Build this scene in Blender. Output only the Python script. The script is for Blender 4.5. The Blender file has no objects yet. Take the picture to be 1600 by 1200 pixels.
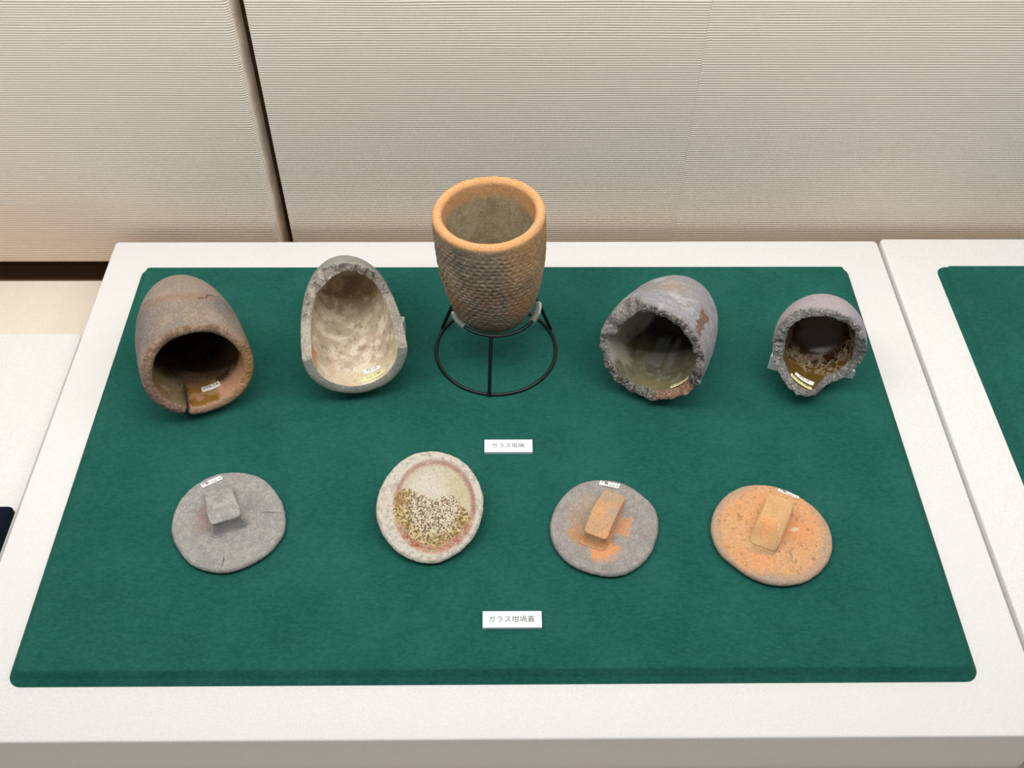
import bpy, math
import numpy as np
from mathutils import Matrix, Vector

# ------------------------------------------------------------------ camera, world, light, exposure
sc = bpy.context.scene
COL = sc.collection
pitch, yaw, roll = 0.8637, -0.0162, 0.0097
cp, sp = math.cos(pitch), math.sin(pitch)
F = Vector((0, cp, -sp)); U = Vector((0, sp, cp)); R_ = Vector((1, 0, 0))
cr, sr = math.cos(roll), math.sin(roll)
R2 = cr * R_ + sr * U; U2 = -sr * R_ + cr * U
Zr = Matrix.Rotation(yaw, 3, 'Z')
R2, U2, F = Zr @ R2, Zr @ U2, Zr @ F
cam = bpy.data.cameras.new('camera'); camo = bpy.data.objects.new('camera', cam); COL.objects.link(camo)
camo.matrix_world = Matrix(((R2.x, U2.x, -F.x, 0.0061), (R2.y, U2.y, -F.y, -0.4011), (R2.z, U2.z, -F.z, 0.8986), (0, 0, 0, 1)))
cam.sensor_width = 36.0; cam.lens = 1590.22 / 1600 * 36.0
cam.clip_start = 0.02
sc.camera = camo

world = bpy.data.worlds.new('world'); sc.world = world; world.use_nodes = True
bg = world.node_tree.nodes['Background']
bg.inputs[0].default_value = (0.96, 0.98, 1.0, 1); bg.inputs[1].default_value = 0.27

def area(name, loc, sx, sy, power, color, rot=(0, 0, 0)):
    l = bpy.data.lights.new(name, 'AREA'); l.shape = 'RECTANGLE'; l.size = sx; l.size_y = sy
    l.energy = power; l.color = color
    o = bpy.data.objects.new(name, l); COL.objects.link(o); o.location = loc; o.rotation_euler = rot
    return o
# the case's ceiling light: a long diffuser over the plinths, and an added, unseen strip tilted to brighten the back wall
area('case_ceiling_light', (0.0, 0.24, 1.30), 2.6, 0.36, 12.4, (1.0, 0.985, 0.97))
area('wall_fill_light', (0.0, -0.02, 1.22), 2.2, 0.05, 17.5, (1.0, 0.985, 0.965), (math.radians(66), 0, 0))

sc.view_settings.view_transform = 'Standard'
sc.view_settings.look = 'None'
sc.view_settings.exposure = 0.0
sc.view_settings.gamma = 1.0
sc.view_settings.use_curve_mapping = False

# ------------------------------------------------------------------ numpy noise
def _hash(ix, iy, iz, seed):
    h = (ix.astype(np.int64) * 374761393 + iy.astype(np.int64) * 668265263 + iz.astype(np.int64) * 2147483647 + seed * 974634777) & 0xffffffff
    h = ((h ^ (h >> 13)) * 1274126177) & 0xffffffff
    h = ((h ^ (h >> 16)) * 2246822519) & 0xffffffff
    return ((h ^ (h >> 15)) & 0xffffff) / float(0xffffff)
def vnoise(P, seed=0):
    i = np.floor(P).astype(np.int64); f = P - i; f = f * f * (3 - 2 * f)
    r = 0
    for dx in (0, 1):
        wx = f[..., 0] if dx else 1 - f[..., 0]
        for dy in (0, 1):
            wy = f[..., 1] if dy else 1 - f[..., 1]
            for dz in (0, 1):
                wz = f[..., 2] if dz else 1 - f[..., 2]
                r = r + wx * wy * wz * _hash(i[..., 0] + dx, i[..., 1] + dy, i[..., 2] + dz, seed)
    return r
def fbm(P, size, octs=4, seed=0):
    """0..1 noise with feature size in metres"""
    r = 0; a = 1; t = 0
    for k in range(octs):
        r = r + a * vnoise(P / size * (2.03 ** k) + 17.3 * k, seed + k * 7); t += a; a *= 0.55
    return r / t
def sst(a, b, x):
    t = np.clip((x - a) / (b - a), 0, 1); return t * t * (3 - 2 * t)
def lin(c):
    c = np.asarray(c, float) / 255.0
    return np.where(c <= 0.04045, c / 12.92, ((c + 0.055) / 1.055) ** 2.4)
class Paint:
    """a colour per vertex with its gloss; colours are given as sRGB 0-255"""
    def __init__(s, n, base, gloss=0.0):
        s.c = np.tile(lin(base), (n, 1)); s.g = np.full(n, float(gloss))
    def mix(s, m, col, gloss=None):
        m = np.clip(m, 0, 1)
        s.c = s.c * (1 - m)[:, None] + lin(col)[None] * m[:, None]
        if gloss is not None: s.g = s.g * (1 - m) + gloss * m
        return s
    def mul(s, f): s.c = s.c * np.asarray(f)[:, None]; return s

# ------------------------------------------------------------------ mesh helpers
def mesh_obj(name, V, Fc, mat=None, parent=None, smooth=True, paint=None, mats=None, midx=None):
    me = bpy.data.meshes.new(name)
    me.from_pydata([tuple(v) for v in np.asarray(V, float)], [], [tuple(int(i) for i in f) for f in Fc])
    if mats:
        for m in mats: me.materials.append(m)
        if midx is not None: me.polygons.foreach_set('material_index', np.asarray(midx, np.int32))
    elif mat: me.materials.append(mat)
    me.polygons.foreach_set('use_smooth', np.full(len(me.polygons), smooth))
    if paint is not None:
        a = me.color_attributes.new('Col', 'FLOAT_COLOR', 'POINT')
        a.data.foreach_set('color', np.concatenate([paint.c, np.ones((len(paint.c), 1))], 1).astype(np.float32).ravel())
        b = me.attributes.new('gloss', 'FLOAT', 'POINT'); b.data.foreach_set('value', paint.g.astype(np.float32))
    me.update()
    o = bpy.data.objects.new(name, me); COL.objects.link(o)
    if parent: o.parent = parent
    return o
def tag(o, label=None, cat=None, group=None, kind=None):
    if label: o['label'] = label
    if cat: o['category'] = cat
    if group: o['group'] = group
    if kind: o['kind'] = kind
    return o
def grid_faces(nr, nc, wrap=True, off=0):
    f = []
    for i in range(nr - 1):
        for j in range(nc if wrap else nc - 1):
            a = off + i * nc + j; b = off + i * nc + (j + 1) % nc
            f.append((a, b, b + nc, a + nc))
    return f
def rounded_box(name, x0, x1, y0, y1, z0, z1, rad, bev, mat, parent=None, seg=5, bseg=3, bottom=True, chamfer=None):
    """box with rounded upright corners (rad) and a rounded top edge (bev) or a sloping chamfer (run, drop)"""
    def outline(ins):
        r = max(rad - ins, 0.0004); pts = []
        for cx, cy, a0 in ((x1 - ins - r, y1 - ins - r, 0), (x0 + ins + r, y1 - ins - r, 90), (x0 + ins + r, y0 + ins + r, 180), (x1 - ins - r, y0 + ins + r, 270)):
            for k in range(seg + 1):
                a = math.radians(a0 + 90 * k / seg); pts.append((cx + r * math.cos(a), cy + r * math.sin(a)))
        return pts
    V = []; n = 4 * (seg + 1)
    prof = [(0, z0)]
    if chamfer:
        prof += [(ins, z) for ins, z in chamfer]
    else:
        for k in range(bseg + 1):
            a = math.pi / 2 * k / bseg; prof.append((bev * (1 - math.cos(a)), z1 - bev + bev * math.sin(a)))
    for ins, z in prof:
        V += [(x, y, z) for x, y in outline(ins)]
    Fc = grid_faces(len(prof), n)
    Fc.append(tuple(range((len(prof) - 1) * n, len(prof) * n)))
    Fc.append(tuple(reversed(range(n))))
    o = mesh_obj(name, V, Fc, mat, parent, smooth=True)
    bev_sharp(o)
    return o
def bev_sharp(o, ang=35):
    me = o.data
    me.polygons.foreach_set('use_smooth', np.ones(len(me.polygons), bool))
    try: me.set_sharp_from_angle(angle=math.radians(ang))
    except Exception: pass
def tube(name, path, r, mat, parent=None, n=12, closed=False, cap=True, wall=None):
    P = [Vector(p) for p in path]; m = len(P); V = []
    for i, p in enumerate(P):
        if closed: t = (P[(i + 1) % m] - P[i - 1]).normalized()
        else: t = (P[min(i + 1, m - 1)] - P[max(i - 1, 0)]).normalized()
        up = Vector((0, 0, 1)) if abs(t.z) < 0.9 else Vector((1, 0, 0))
        a = t.cross(up).normalized(); b = a.cross(t)
        rr = [r] if wall is None else [r]
        for k in range(n):
            q = 2 * math.pi * k / n; V.append(p + r * (math.cos(q) * a + math.sin(q) * b))
    Fc = grid_faces(m, n)
    if closed: Fc += [((m - 1) * n + j, (m - 1) * n + (j + 1) % n, (j + 1) % n, j) for j in range(n)]
    elif wall:
        o2 = len(V)
        for i, p in enumerate(P):
            for k in range(n):
                V.append(p + (V[i * n + k] - p) * ((r - wall) / r))
        Fc += [tuple(reversed(f)) for f in grid_faces(m, n, off=o2)]
        for k in range(n):
            k2 = (k + 1) % n
            Fc.append((k, o2 + k, o2 + k2, k2))
            e = (m - 1) * n
            Fc.append((e + k, e + k2, o2 + e + k2, o2 + e + k))
    elif cap:
        Fc.append(tuple(range(n))); Fc.append(tuple(reversed(range((m - 1) * n, m * n))))
    o = mesh_obj(name, V, Fc, mat, parent)
    bev_sharp(o, 50); return o

# ------------------------------------------------------------------ material helpers
class NT:
    def __init__(s, name):
        s.m = bpy.data.materials.new(name); s.m.use_nodes = True; s.t = s.m.node_tree
        s.b = s.t.nodes['Principled BSDF']; s.b.inputs['Roughness'].default_value = 0.8
    def n(s, typ, **kw):
        nd = s.t.nodes.new(typ)
        for k, v in kw.items():
            if k.startswith('i_'):
                key = k[2:]; key = int(key) if key.isdigit() else key.replace('_', ' ')
                if hasattr(v, 'is_output') or isinstance(v, bpy.types.NodeSocket): s.t.links.new(v, nd.inputs[key])
                else: nd.inputs[key].default_value = v
            else: setattr(nd, k, v)
        return nd
    def math(s, op, a, b=None, c=None):
        nd = s.t.nodes.new('ShaderNodeMath'); nd.operation = op
        for i, v in enumerate((a, b, c)):
            if v is None: continue
            if isinstance(v, bpy.types.NodeSocket): s.t.links.new(v, nd.inputs[i])
            else: nd.inputs[i].default_value = v
        return nd.outputs[0]
    def mixc(s, fac, a, b, mode='MIX'):
        nd = s.t.nodes.new('ShaderNodeMix'); nd.data_type = 'RGBA'; nd.blend_type = mode
        for i, v in ((0, fac), (6, a), (7, b)):
            if isinstance(v, bpy.types.NodeSocket): s.t.links.new(v, nd.inputs[i])
            else: nd.inputs[i].default_value = v if i == 0 else (*v, 1)
        return nd.outputs[2]
    def noise(s, vec, scale, detail=3, rough=0.6):
        nd = s.n('ShaderNodeTexNoise', i_Scale=scale, i_Detail=detail, i_Roughness=rough)
        s.t.links.new(vec, nd.inputs['Vector']); return nd.outputs[0]
    def ramp(s, fac, lo, hi):
        nd = s.n('ShaderNodeMapRange'); nd.interpolation_type = 'SMOOTHSTEP'
        s.t.links.new(fac, nd.inputs[0]); nd.inputs[1].default_value = lo; nd.inputs[2].default_value = hi
        return nd.outputs[0]
    def out(s, key, v):
        if isinstance(v, bpy.types.NodeSocket): s.t.links.new(v, s.b.inputs[key])
        else: s.b.inputs[key].default_value = v
    def bump(s, h, dist, strength=1.0):
        nd = s.n('ShaderNodeBump'); nd.inputs['Strength'].default_value = strength; nd.inputs['Distance'].default_value = dist
        s.t.links.new(h, nd.inputs['Height']); s.t.links.new(nd.outputs[0], s.b.inputs['Normal']); return nd
def L(*c): return tuple(float(x) for x in lin(c))

def mat_felt(name, dark, light):
    k = NT(name); co = k.n('ShaderNodeTexCoord').outputs['Object']
    big = k.noise(co, 14, 4); mp = k.n('ShaderNodeMapping'); mp.inputs['Scale'].default_value = (1, 1.9, 1)
    k.t.links.new(co, mp.inputs[0]); mid = k.noise(mp.outputs[0], 210, 3, 0.7); fine = k.noise(co, 1300, 2)
    f = k.math('ADD', k.math('MULTIPLY', k.ramp(mid, .3, .72), .6), k.math('MULTIPLY', k.ramp(big, .3, .7), .4))
    c = k.mixc(f, dark, light)
    c2 = k.mixc(k.math('MULTIPLY', k.ramp(fine, .62, .8), .25), c, tuple(min(1, x * 1.9 + .01) for x in light))
    k.out('Base Color', c2); k.out('Roughness', 1.0); k.out('Specular IOR Level', .1)
    k.out('Sheen Weight', .12); k.out('Sheen Roughness', .6); k.out('Sheen Tint', (*L(90, 170, 140), 1))
    k.bump(k.math('ADD', mid, k.math('MULTIPLY', fine, .7)), .0011, .9)
    return k.m
def mat_cloth(name, base, shade, period=0.0017, contrast=0.5, warm=None):
    k = NT(name); co = k.n('ShaderNodeTexCoord').outputs['Object']
    s = k.n('ShaderNodeSeparateXYZ'); k.t.links.new(co, s.inputs[0])
    x, y, z = s.outputs
    yy = k.math('ADD', y, z)
    w = 2 * math.pi / period
    nz = k.noise(co, 160, 2)
    a = k.math('SINE', k.math('ADD', k.math('MULTIPLY', x, w), k.math('MULTIPLY', nz, 3.0)))
    b = k.math('SINE', k.math('ADD', k.math('MULTIPLY', yy, w), k.math('MULTIPLY', nz, 3.0)))
    p = k.math('MULTIPLY_ADD', k.math('MULTIPLY', a, b), .5, .5)
    blotch = k.noise(co, 9, 4); fine = k.noise(co, 520, 3, .7)
    f = k.math('ADD', k.math('MULTIPLY', p, contrast), k.math('MULTIPLY', k.ramp(fine, .3, .75), .45))
    c = k.mixc(f, base, shade)
    c = k.mixc(k.math('MULTIPLY', k.ramp(blotch, .45, .75), .35), c, warm or shade)
    k.out('Base Color', c); k.out('Roughness', .95); k.out('Specular IOR Level', .15)
    k.bump(k.math('ADD', p, k.math('MULTIPLY', fine, .8)), .0004, .6)
    return k.m
def mat_wallcloth(name, base, dark, warm, zlo=-.06, zhi=.16):
    k = NT(name); co = k.n('ShaderNodeTexCoord').outputs['Object']
    s = k.n('ShaderNodeSeparateXYZ'); k.t.links.new(co, s.inputs[0]); x, y, z = s.outputs
    st = k.n('ShaderNodeMapping'); st.inputs['Scale'].default_value = (.1, 1, 1); k.t.links.new(co, st.inputs[0])
    wob = k.noise(st.outputs[0], 22, 3)                    # slow waver of the rows
    zz = k.math('ADD', z, k.math('MULTIPLY', wob, .006))
    P = .0031
    row = k.math('FLOOR', k.math('DIVIDE', zz, P))
    ph = k.math('FRACT', k.math('DIVIDE', zz, P))
    gap = k.math('POWER', k.math('ABSOLUTE', k.math('SUBTRACT', k.math('MULTIPLY', ph, 2.0), 1.0)), 2.6)   # 1 at row borders
    xs = k.math('ADD', k.math('MULTIPLY', x, 2 * math.pi / .0021), k.math('MULTIPLY', row, .35))
    xs = k.math('ADD', xs, k.math('MULTIPLY', k.noise(co, 60, 2), 5.0))
    dash = k.math('MULTIPLY_ADD', k.math('SINE', xs), .5, .5)
    hole = k.math('MULTIPLY', gap, k.math('MULTIPLY_ADD', dash, .62, .38))
    sc_ = k.n('ShaderNodeMapping'); sc_.inputs['Scale'].default_value = (.05, 1, 1); k.t.links.new(co, sc_.inputs[0])
    yarn = k.noise(sc_.outputs[0], 420, 3, .7)            # thick and thin yarns
    c = k.mixc(k.math('MULTIPLY', k.ramp(yarn, .35, .7), .35), base, tuple(v * .82 for v in base))
    low_warm = k.math('ADD', k.math('MULTIPLY', z, -1.0 / (zhi - zlo)), zhi / (zhi - zlo))  # warmer colour towards the bottom of the cloth, broken up by noise
    low_warm = k.math('MULTIPLY', k.ramp(k.math('ADD', low_warm, k.math('MULTIPLY', k.math('SUBTRACT', k.noise(sc_.outputs[0], 30, 4), .5), 1.1)), .25, 1.0), .8)
    c = k.mixc(low_warm, c, warm)
    c = k.mixc(k.math('MULTIPLY', hole, .85), c, dark)
    k.out('Base Color', c); k.out('Roughness', .95); k.out('Specular IOR Level', .12)
    k.bump(k.math('SUBTRACT', 1.0, hole), .0011, .8)
    return k.m
def mat_plain(name, col, rough=.6, spec=.4, **kw):
    k = NT(name); co = k.n('ShaderNodeTexCoord').outputs['Object']
    n = k.noise(co, 300, 3)
    k.out('Base Color', k.mixc(n, tuple(v * .96 for v in col), tuple(min(1, v * 1.04) for v in col)))
    k.out('Roughness', rough); k.out('Specular IOR Level', spec)
    for a, b in kw.items(): k.out(a.replace('_', ' '), b)
    return k.m
def mat_ceramic(name, grain=1250, amp=.34, bumpd=.0005, glint=.0):
    """fired clay: the painted colours, broken up by grog grains; 'gloss' turns it into glaze or glass"""
    k = NT(name); co = k.n('ShaderNodeTexCoord').outputs['Object']
    at = k.n('ShaderNodeAttribute', attribute_name='Col').outputs['Color']
    gl = k.n('ShaderNodeAttribute', attribute_name='gloss').outputs['Fac']
    n1 = k.noise(co, grain, 3, .75); n2 = k.noise(co, grain * .3, 3, .65)
    v = k.n('ShaderNodeTexVoronoi', i_Scale=grain * 1.05); k.t.links.new(co, v.inputs['Vector'])
    dry = k.math('SUBTRACT', 1.0, gl)
    f = k.math('MULTIPLY', k.math('SUBTRACT', k.math('ADD', k.math('MULTIPLY', n1, 1.6), k.math('MULTIPLY', n2, .4)), 1.0), amp * 2.0)
    f = k.math('MULTIPLY', f, k.math('MULTIPLY_ADD', dry, .75, .25))
    f = k.math('ADD', f, 1.0)
    hsv = k.n('ShaderNodeVectorMath', operation='SCALE'); k.t.links.new(at, hsv.inputs[0]); k.t.links.new(f, hsv.inputs['Scale'])
    spk = k.n('ShaderNodeSeparateColor'); k.t.links.new(v.outputs['Color'], spk.inputs[0])
    pale = k.math('MULTIPLY', k.math('GREATER_THAN', spk.outputs[0], .93), k.math('MULTIPLY', dry, .34 + glint))
    c = k.mixc(pale, hsv.outputs[0], L(225, 220, 212))
    drk = k.math('MULTIPLY', k.math('GREATER_THAN', spk.outputs[1], .95), k.math('MULTIPLY', dry, .32))
    c = k.mixc(drk, c, L(60, 52, 46))
    k.out('Base Color', c)
    k.out('Roughness', k.math('MULTIPLY_ADD', gl, -.68, .88))
    k.out('Specular IOR Level', k.math('MULTIPLY_ADD', gl, .28, .18))
    k.bump(k.math('MULTIPLY', k.math('ADD', n1, k.math('MULTIPLY', n2, 1.2)), k.math('MULTIPLY_ADD', dry, .85, .15)), bumpd, 1.0)
    return k.m

M_felt = mat_felt('green_felt', L(22, 80, 71), L(41, 102, 91))
M_white = mat_cloth('white_cloth', L(240, 238, 237), L(219, 216, 214), warm=L(230, 227, 224))
M_cream = mat_cloth('cream_cloth', L(246, 236, 222), L(226, 213, 196), .0026, .7)
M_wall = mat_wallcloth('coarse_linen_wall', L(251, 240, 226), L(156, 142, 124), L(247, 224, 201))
M_navy = mat_felt('navy_felt', L(8, 8, 26), L(16, 16, 40))
M_black = mat_plain('black_painted_steel', L(14, 15, 19), .38, .5)
M_card = mat_plain('white_card', L(248, 249, 250), .5, .4)
M_cardedge = mat_plain('pale_green_acrylic', L(190, 208, 202), .3, .5)
M_ink = mat_plain('grey_ink', L(38, 38, 44), .6, .3)
M_pen = mat_plain('pencil_ink', L(96, 96, 92), .6, .3)
M_paper = mat_plain('white_paper', L(240, 238, 232), .7, .3)
M_yellow = mat_plain('yellow_paper', L(244, 240, 178), .7, .3)
M_dark = mat_plain('dark_recess_board', L(140, 112, 82), .9, .2)
M_clear = NT('clear_tubing'); M_clear.out('Base Color', (.93, .98, .97, 1)); M_clear.out('Roughness', .03)
M_clear.out('Transmission Weight', .9); M_clear.out('IOR', 1.25); M_clear = M_clear.m
M_acryl = mat_plain('frosted_acrylic', L(226, 236, 235), .35, .5, Transmission_Weight=.12)
M_clay = mat_ceramic('fired_clay')
M_rough = mat_ceramic('coarse_broken_clay', 950, .65, .0012, .30)

# ------------------------------------------------------------------ the setting
BT = 0.0121                    # felt board thickness
YW = 0.6346                    # face of the back wall panels
PB = 0.6146; PF = -0.0517      # plinth back and front
wall = bpy.data.objects.new('wall_back', None); COL.objects.link(wall); wall.location = (0, YW, 0); tag(wall, kind='structure')
def panel(x0, x1, z0, z1, th, rot_off, ra=.004, rb_=.004):
    # fabric covered board; the vertical edges are softly rounded
    V = []; prof = []; r = ra
    for k in range(6):
        a = math.pi / 2 * k / 5; prof.append((x0 + r - r * math.cos(a), r - r * math.sin(a)))
    r = rb_
    for k in range(6):
        a = math.pi / 2 * k / 5; prof.append((x1 - r + r * math.sin(a), r - r * math.cos(a)))
    prof = [(x0, th)] + prof + [(x1, th)]
    n = len(prof)
    rb = .003
    zs = [(z0 + rb - rb * math.sin(a), rb * (1 - math.cos(a))) for a in (math.pi / 2, math.pi / 4, 0)] + [(z1, 0)]
    for z, ins in zs:
        V += [(px, py + ins, z) for px, py in prof]
    Fc = [tuple(reversed(f)) for f in grid_faces(len(zs), n, wrap=True)]
    Fc.append(tuple(range(n))); Fc.append(tuple(reversed(range((len(zs) - 1) * n, len(zs) * n))))
    cx, cz = (x0 + x1) / 2, rot_off
    V = [(a - cx, b, c - cz) for a, b, c in V]
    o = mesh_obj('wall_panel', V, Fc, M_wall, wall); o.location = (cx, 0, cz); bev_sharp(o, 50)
    return o
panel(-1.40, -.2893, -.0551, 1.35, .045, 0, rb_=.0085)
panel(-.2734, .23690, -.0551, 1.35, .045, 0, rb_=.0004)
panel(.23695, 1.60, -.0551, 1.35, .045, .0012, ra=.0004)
back = rounded_box('wall_backing', -1.5, 1.7, .072, .10, -.16, 1.35, .002, .001, M_dark, wall)
fl = rounded_box('floor', -1.6, 1.9, -.30, .625, -.16, -.080, .002, .0015, M_cream); tag(fl, kind='structure')
fl2 = rounded_box('trim_1', -1.6, 1.9, .626, .70, -.16, -.12, .002, .001, M_dark); tag(fl2, kind='structure')

def plinth(x0, x1, y0, y1, z1, label):
    o = rounded_box('display_plinth', x0, x1, y0, y1, -.0800, z1, .006, .0022, M_white)
    return tag(o, label, 'plinth')
plinth(-.5, .5035, PF, PB, 0, 'white cloth-covered plinth in the middle under the green board with nine exhibits')
plinth(.508, 1.52, PF, PB + .003, 0.0008, 'white cloth-covered plinth at the right edge, beyond the narrow gap')
plinth(-1.45, -.5172, PF - .02, .478, -.03, 'lower white cloth-covered plinth at the left edge')
CH = [(0.0, .0004), (.0008, .0014), (.0050, .0040), (.0062, .0052), (.0094, .0112), (.0104, .0118), (.0125, BT)]
b1 = rounded_box('felt_board', -.4515, .4515, 0, .562, 0, BT, .013, .002, M_felt, chamfer=CH, seg=6)
tag(b1, 'large green felt board with sloping edges carrying the crucibles and lids', 'display board')
CH2 = [(a, b + .0008) for a, b in CH]
b2 = rounded_box('felt_board', .5665, 1.46, 0, .562, .0008, BT, .013, .002, M_felt, chamfer=CH2, seg=6)
tag(b2, 'green felt board cut off by the right edge of the photo', 'display board')
b3 = rounded_box('navy_cushion', -1.1, -.5190, -.04, .215, -.03, -.0195, .005, .002, M_navy, chamfer=[(0, -.024), (.002, -.0205), (.005, -.0195)], seg=6)
tag(b3, 'dark navy felt board at the left edge on the lower plinth', 'display board')

# ------------------------------------------------------------------ lettering
_fc = {}
def text_mesh(s, size, spacing=1.0):
    cu = bpy.data.curves.new('t', 'FONT'); cu.body = s; cu.size = size; cu.align_x = 'CENTER'; cu.align_y = 'CENTER'; cu.space_character = spacing
    cu.resolution_u = 3
    o = bpy.data.objects.new('t', cu); COL.objects.link(o)
    dg = bpy.context.evaluated_depsgraph_get(); me = o.evaluated_get(dg).to_mesh()
    V = np.array([v.co[:] for v in me.vertices]); Fc = [tuple(p.vertices) for p in me.polygons]
    bpy.data.objects.remove(o); bpy.data.curves.remove(cu)
    return V, Fc
def card(xc, yc, w, d, txt, size, spacing, label):
    h = .0042
    o = rounded_box('label_card', xc - w / 2, xc + w / 2, yc - d / 2, yc + d / 2, BT, BT + .0022, .0004, .0002, M_cardedge)
    tag(o, label, 'label')
    rounded_box('card_face', xc - w / 2, xc + w / 2, yc - d / 2, yc + d / 2, BT + .0022, BT + h, .0004, .0002, M_card, o)
    V, Fc = text_mesh(txt, size, spacing)
    V = V + np.array([xc - .0006, yc - .0002, BT + h + .00012])
    t = mesh_obj('lettering', V, Fc, M_ink, o, smooth=False); t['label'] = 'grey printed characters'
card(.0137, .2648, .0521, .0166, 'ガラス坩堝', .0069, 1.08, 'small white label card reading ガラス坩堝 below the wire stand')
card(.0159, .0581, .0563, .0171, 'ガラス坩堝蓋', .0073, 1.04, 'larger white label card reading ガラス坩堝蓋 near the front edge of the board')

# ------------------------------------------------------------------ crucibles
def prof(t, R, a): return R * np.clip(1 - np.clip(1 - t, 0, 1) ** a, 0, 1) ** 0.4
class Pot:
    def __init__(s, C, az, tilt, H, R, a, wall, base, cut, roll=0, upright=False):
        s.H, s.R, s.a, s.w, s.base, s.cut = H, R, a, wall, base, cut
        if upright:
            A = Vector((math.sin(tilt) * math.cos(az), math.sin(tilt) * math.sin(az), math.cos(tilt)))
            Rt = Vector((1, 0, 0)); Rt = (Rt - A * Rt.dot(A)).normalized(); Uv = A.cross(Rt)
        else:
            A = Vector((math.sin(az) * math.cos(tilt), -math.cos(az) * math.cos(tilt), math.sin(tilt)))
            Rt = Vector((math.cos(az), math.sin(az), 0)); Uv = A.cross(Rt)
        B = Vector(C) - H * A
        s.M = Matrix(((Rt.x, Uv.x, A.x, B.x), (Rt.y, Uv.y, A.y, B.y), (Rt.z, Uv.z, A.z, B.z), (0, 0, 0, 1)))
    def cuts(s, th):
        c = s.cut(th)
        return c if isinstance(c, tuple) else (c, c)
    def inner(s, th, z):
        t = np.clip((z - s.base) / (s.H - s.base), 0, 1)
        w = s.w(th) if callable(s.w) else s.w
        return prof(t, s.R - w, s.a + .5)
    def build(s, name, colour, disp=None, NT_=300, NO=110, NL=14, NI=90, lip_round=.5, lip_rough=.001, seed=1, mats=None, lipmat=1, smooth_lip=None):
        th = np.arange(NT_) * 2 * np.pi / NT_
        cut, cin = s.cuts(th); w0 = s.w(th) if callable(s.w) else s.w
        rows = []; zone = []; tt = []
        for i in range(1, NO + 1):
            q = (i / NO) ** 1.35; z = cut * q; r = prof(z / s.H, s.R, s.a); rows.append((r, z)); zone.append(0)
        ro, ri = prof(cut / s.H, s.R, s.a), s.inner(th, cin)
        ri = np.minimum(ri, ro - w0 * .7); ri = np.maximum(ri, .0005)
        for i in range(1, NL):
            f = i / NL; r = ro * (1 - f) + ri * f
            bulge = lip_round * w0 * .5 * (1 - abs(2 * f - 1) ** 2.6)
            rows.append((r, cut * (1 - f) + cin * f + bulge)); zone.append(1)
        for i in range(NI, 0, -1):
            q = (i / NI) ** 1.25; z = s.base + (cin - s.base) * q
            z = np.maximum(z, s.base * .8)
            rr = s.inner(th, z); rr = np.where(i > NI * .8, rr + (ri - s.inner(th, cin)) * sst(.8, 1, i / NI), rr)
            rows.append((np.maximum(rr, .0004), z)); zone.append(2)
        n = len(rows)
        Rr = np.array([r for r, z in rows]); Z = np.array([z * np.ones(NT_) for r, z in rows])
        ZN = np.repeat(np.array(zone), NT_); THs = np.tile(th, n)
        P = np.stack([(Rr * np.cos(th)).ravel(), (Rr * np.sin(th)).ravel(), Z.ravel()], 1)
        P = np.concatenate([P, [[0, 0, 0], [0, 0, s.base]]])
        ZN = np.concatenate([ZN, [0, 2]]); THs = np.concatenate([THs, [0, 0]]); Rf = np.concatenate([Rr.ravel(), [0, 0]])
        zr0 = np.array(zone)
        CT = np.concatenate([np.where((zr0 == 2)[:, None], cin[None], cut[None]).ravel(), [cut.mean()] * 2])
        sm = np.zeros(NT_) if smooth_lip is None else smooth_lip(th)
        SM = np.concatenate([np.tile(sm, n), [0, 0]])
        # soft irregularity and roughness
        nrm = np.stack([np.cos(THs), np.sin(THs), np.zeros_like(THs)], 1) * np.where(ZN == 2, -1, 1)[:, None]
        small = sst(0, .012, Rf)
        d = (fbm(P, .045, 2, seed) - .5) * .0022 * small * np.where(ZN == 2, -1, 1)
        d += (fbm(P, .006, 3, seed + 5) - .5) * .0006 * small
        if disp is not None: d = d + disp(P, THs, P[:, 2] / s.H, ZN, CT) * small
        P2 = P + nrm * d[:, None]
        lipw = np.where(ZN == 1, 1.0, np.where(CT - P[:, 2] < .004, sst(.004, 0, CT - P[:, 2]), 0))
        lipw = lipw * (1 - .85 * SM)
        rg = .8 * (fbm(P, .0026, 3, seed + 9) - .5) + .55 * (fbm(P, .009, 2, seed + 11) - .5)
        P2[:, 2] += lipw * rg * lip_rough
        rg2 = (fbm(P + 3.1, .003, 3, seed + 19) - .5)
        P2[:, 0] += lipw * rg2 * lip_rough * .6 * np.cos(THs); P2[:, 1] += lipw * rg2 * lip_rough * .6 * np.sin(THs)
        Fc = grid_faces(n, NT_)
        o1, i1 = n * NT_, n * NT_ + 1
        nq = len(Fc)
        Fc += [(o1, (j + 1) % NT_, j) for j in range(NT_)]
        Fc += [(i1, (n - 1) * NT_ + j, (n - 1) * NT_ + (j + 1) % NT_) for j in range(NT_)]
        pt = colour(P, THs, P[:, 2] / s.H, ZN, CT)
        mi = np.zeros(len(Fc), int)
        zr = np.array(zone)
        for i in range(n - 1):
            if zr[i] == 1 or zr[i + 1] == 1: mi[i * NT_:(i + 1) * NT_] = np.where(sm > .5, 0, lipmat)
        o = mesh_obj(name, P2, Fc, None, None, True, pt, mats=mats or [M_clay, M_rough], midx=mi)
        o.matrix_world = s.M
        s.obj = o; s.seed = seed
        return o
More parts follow.
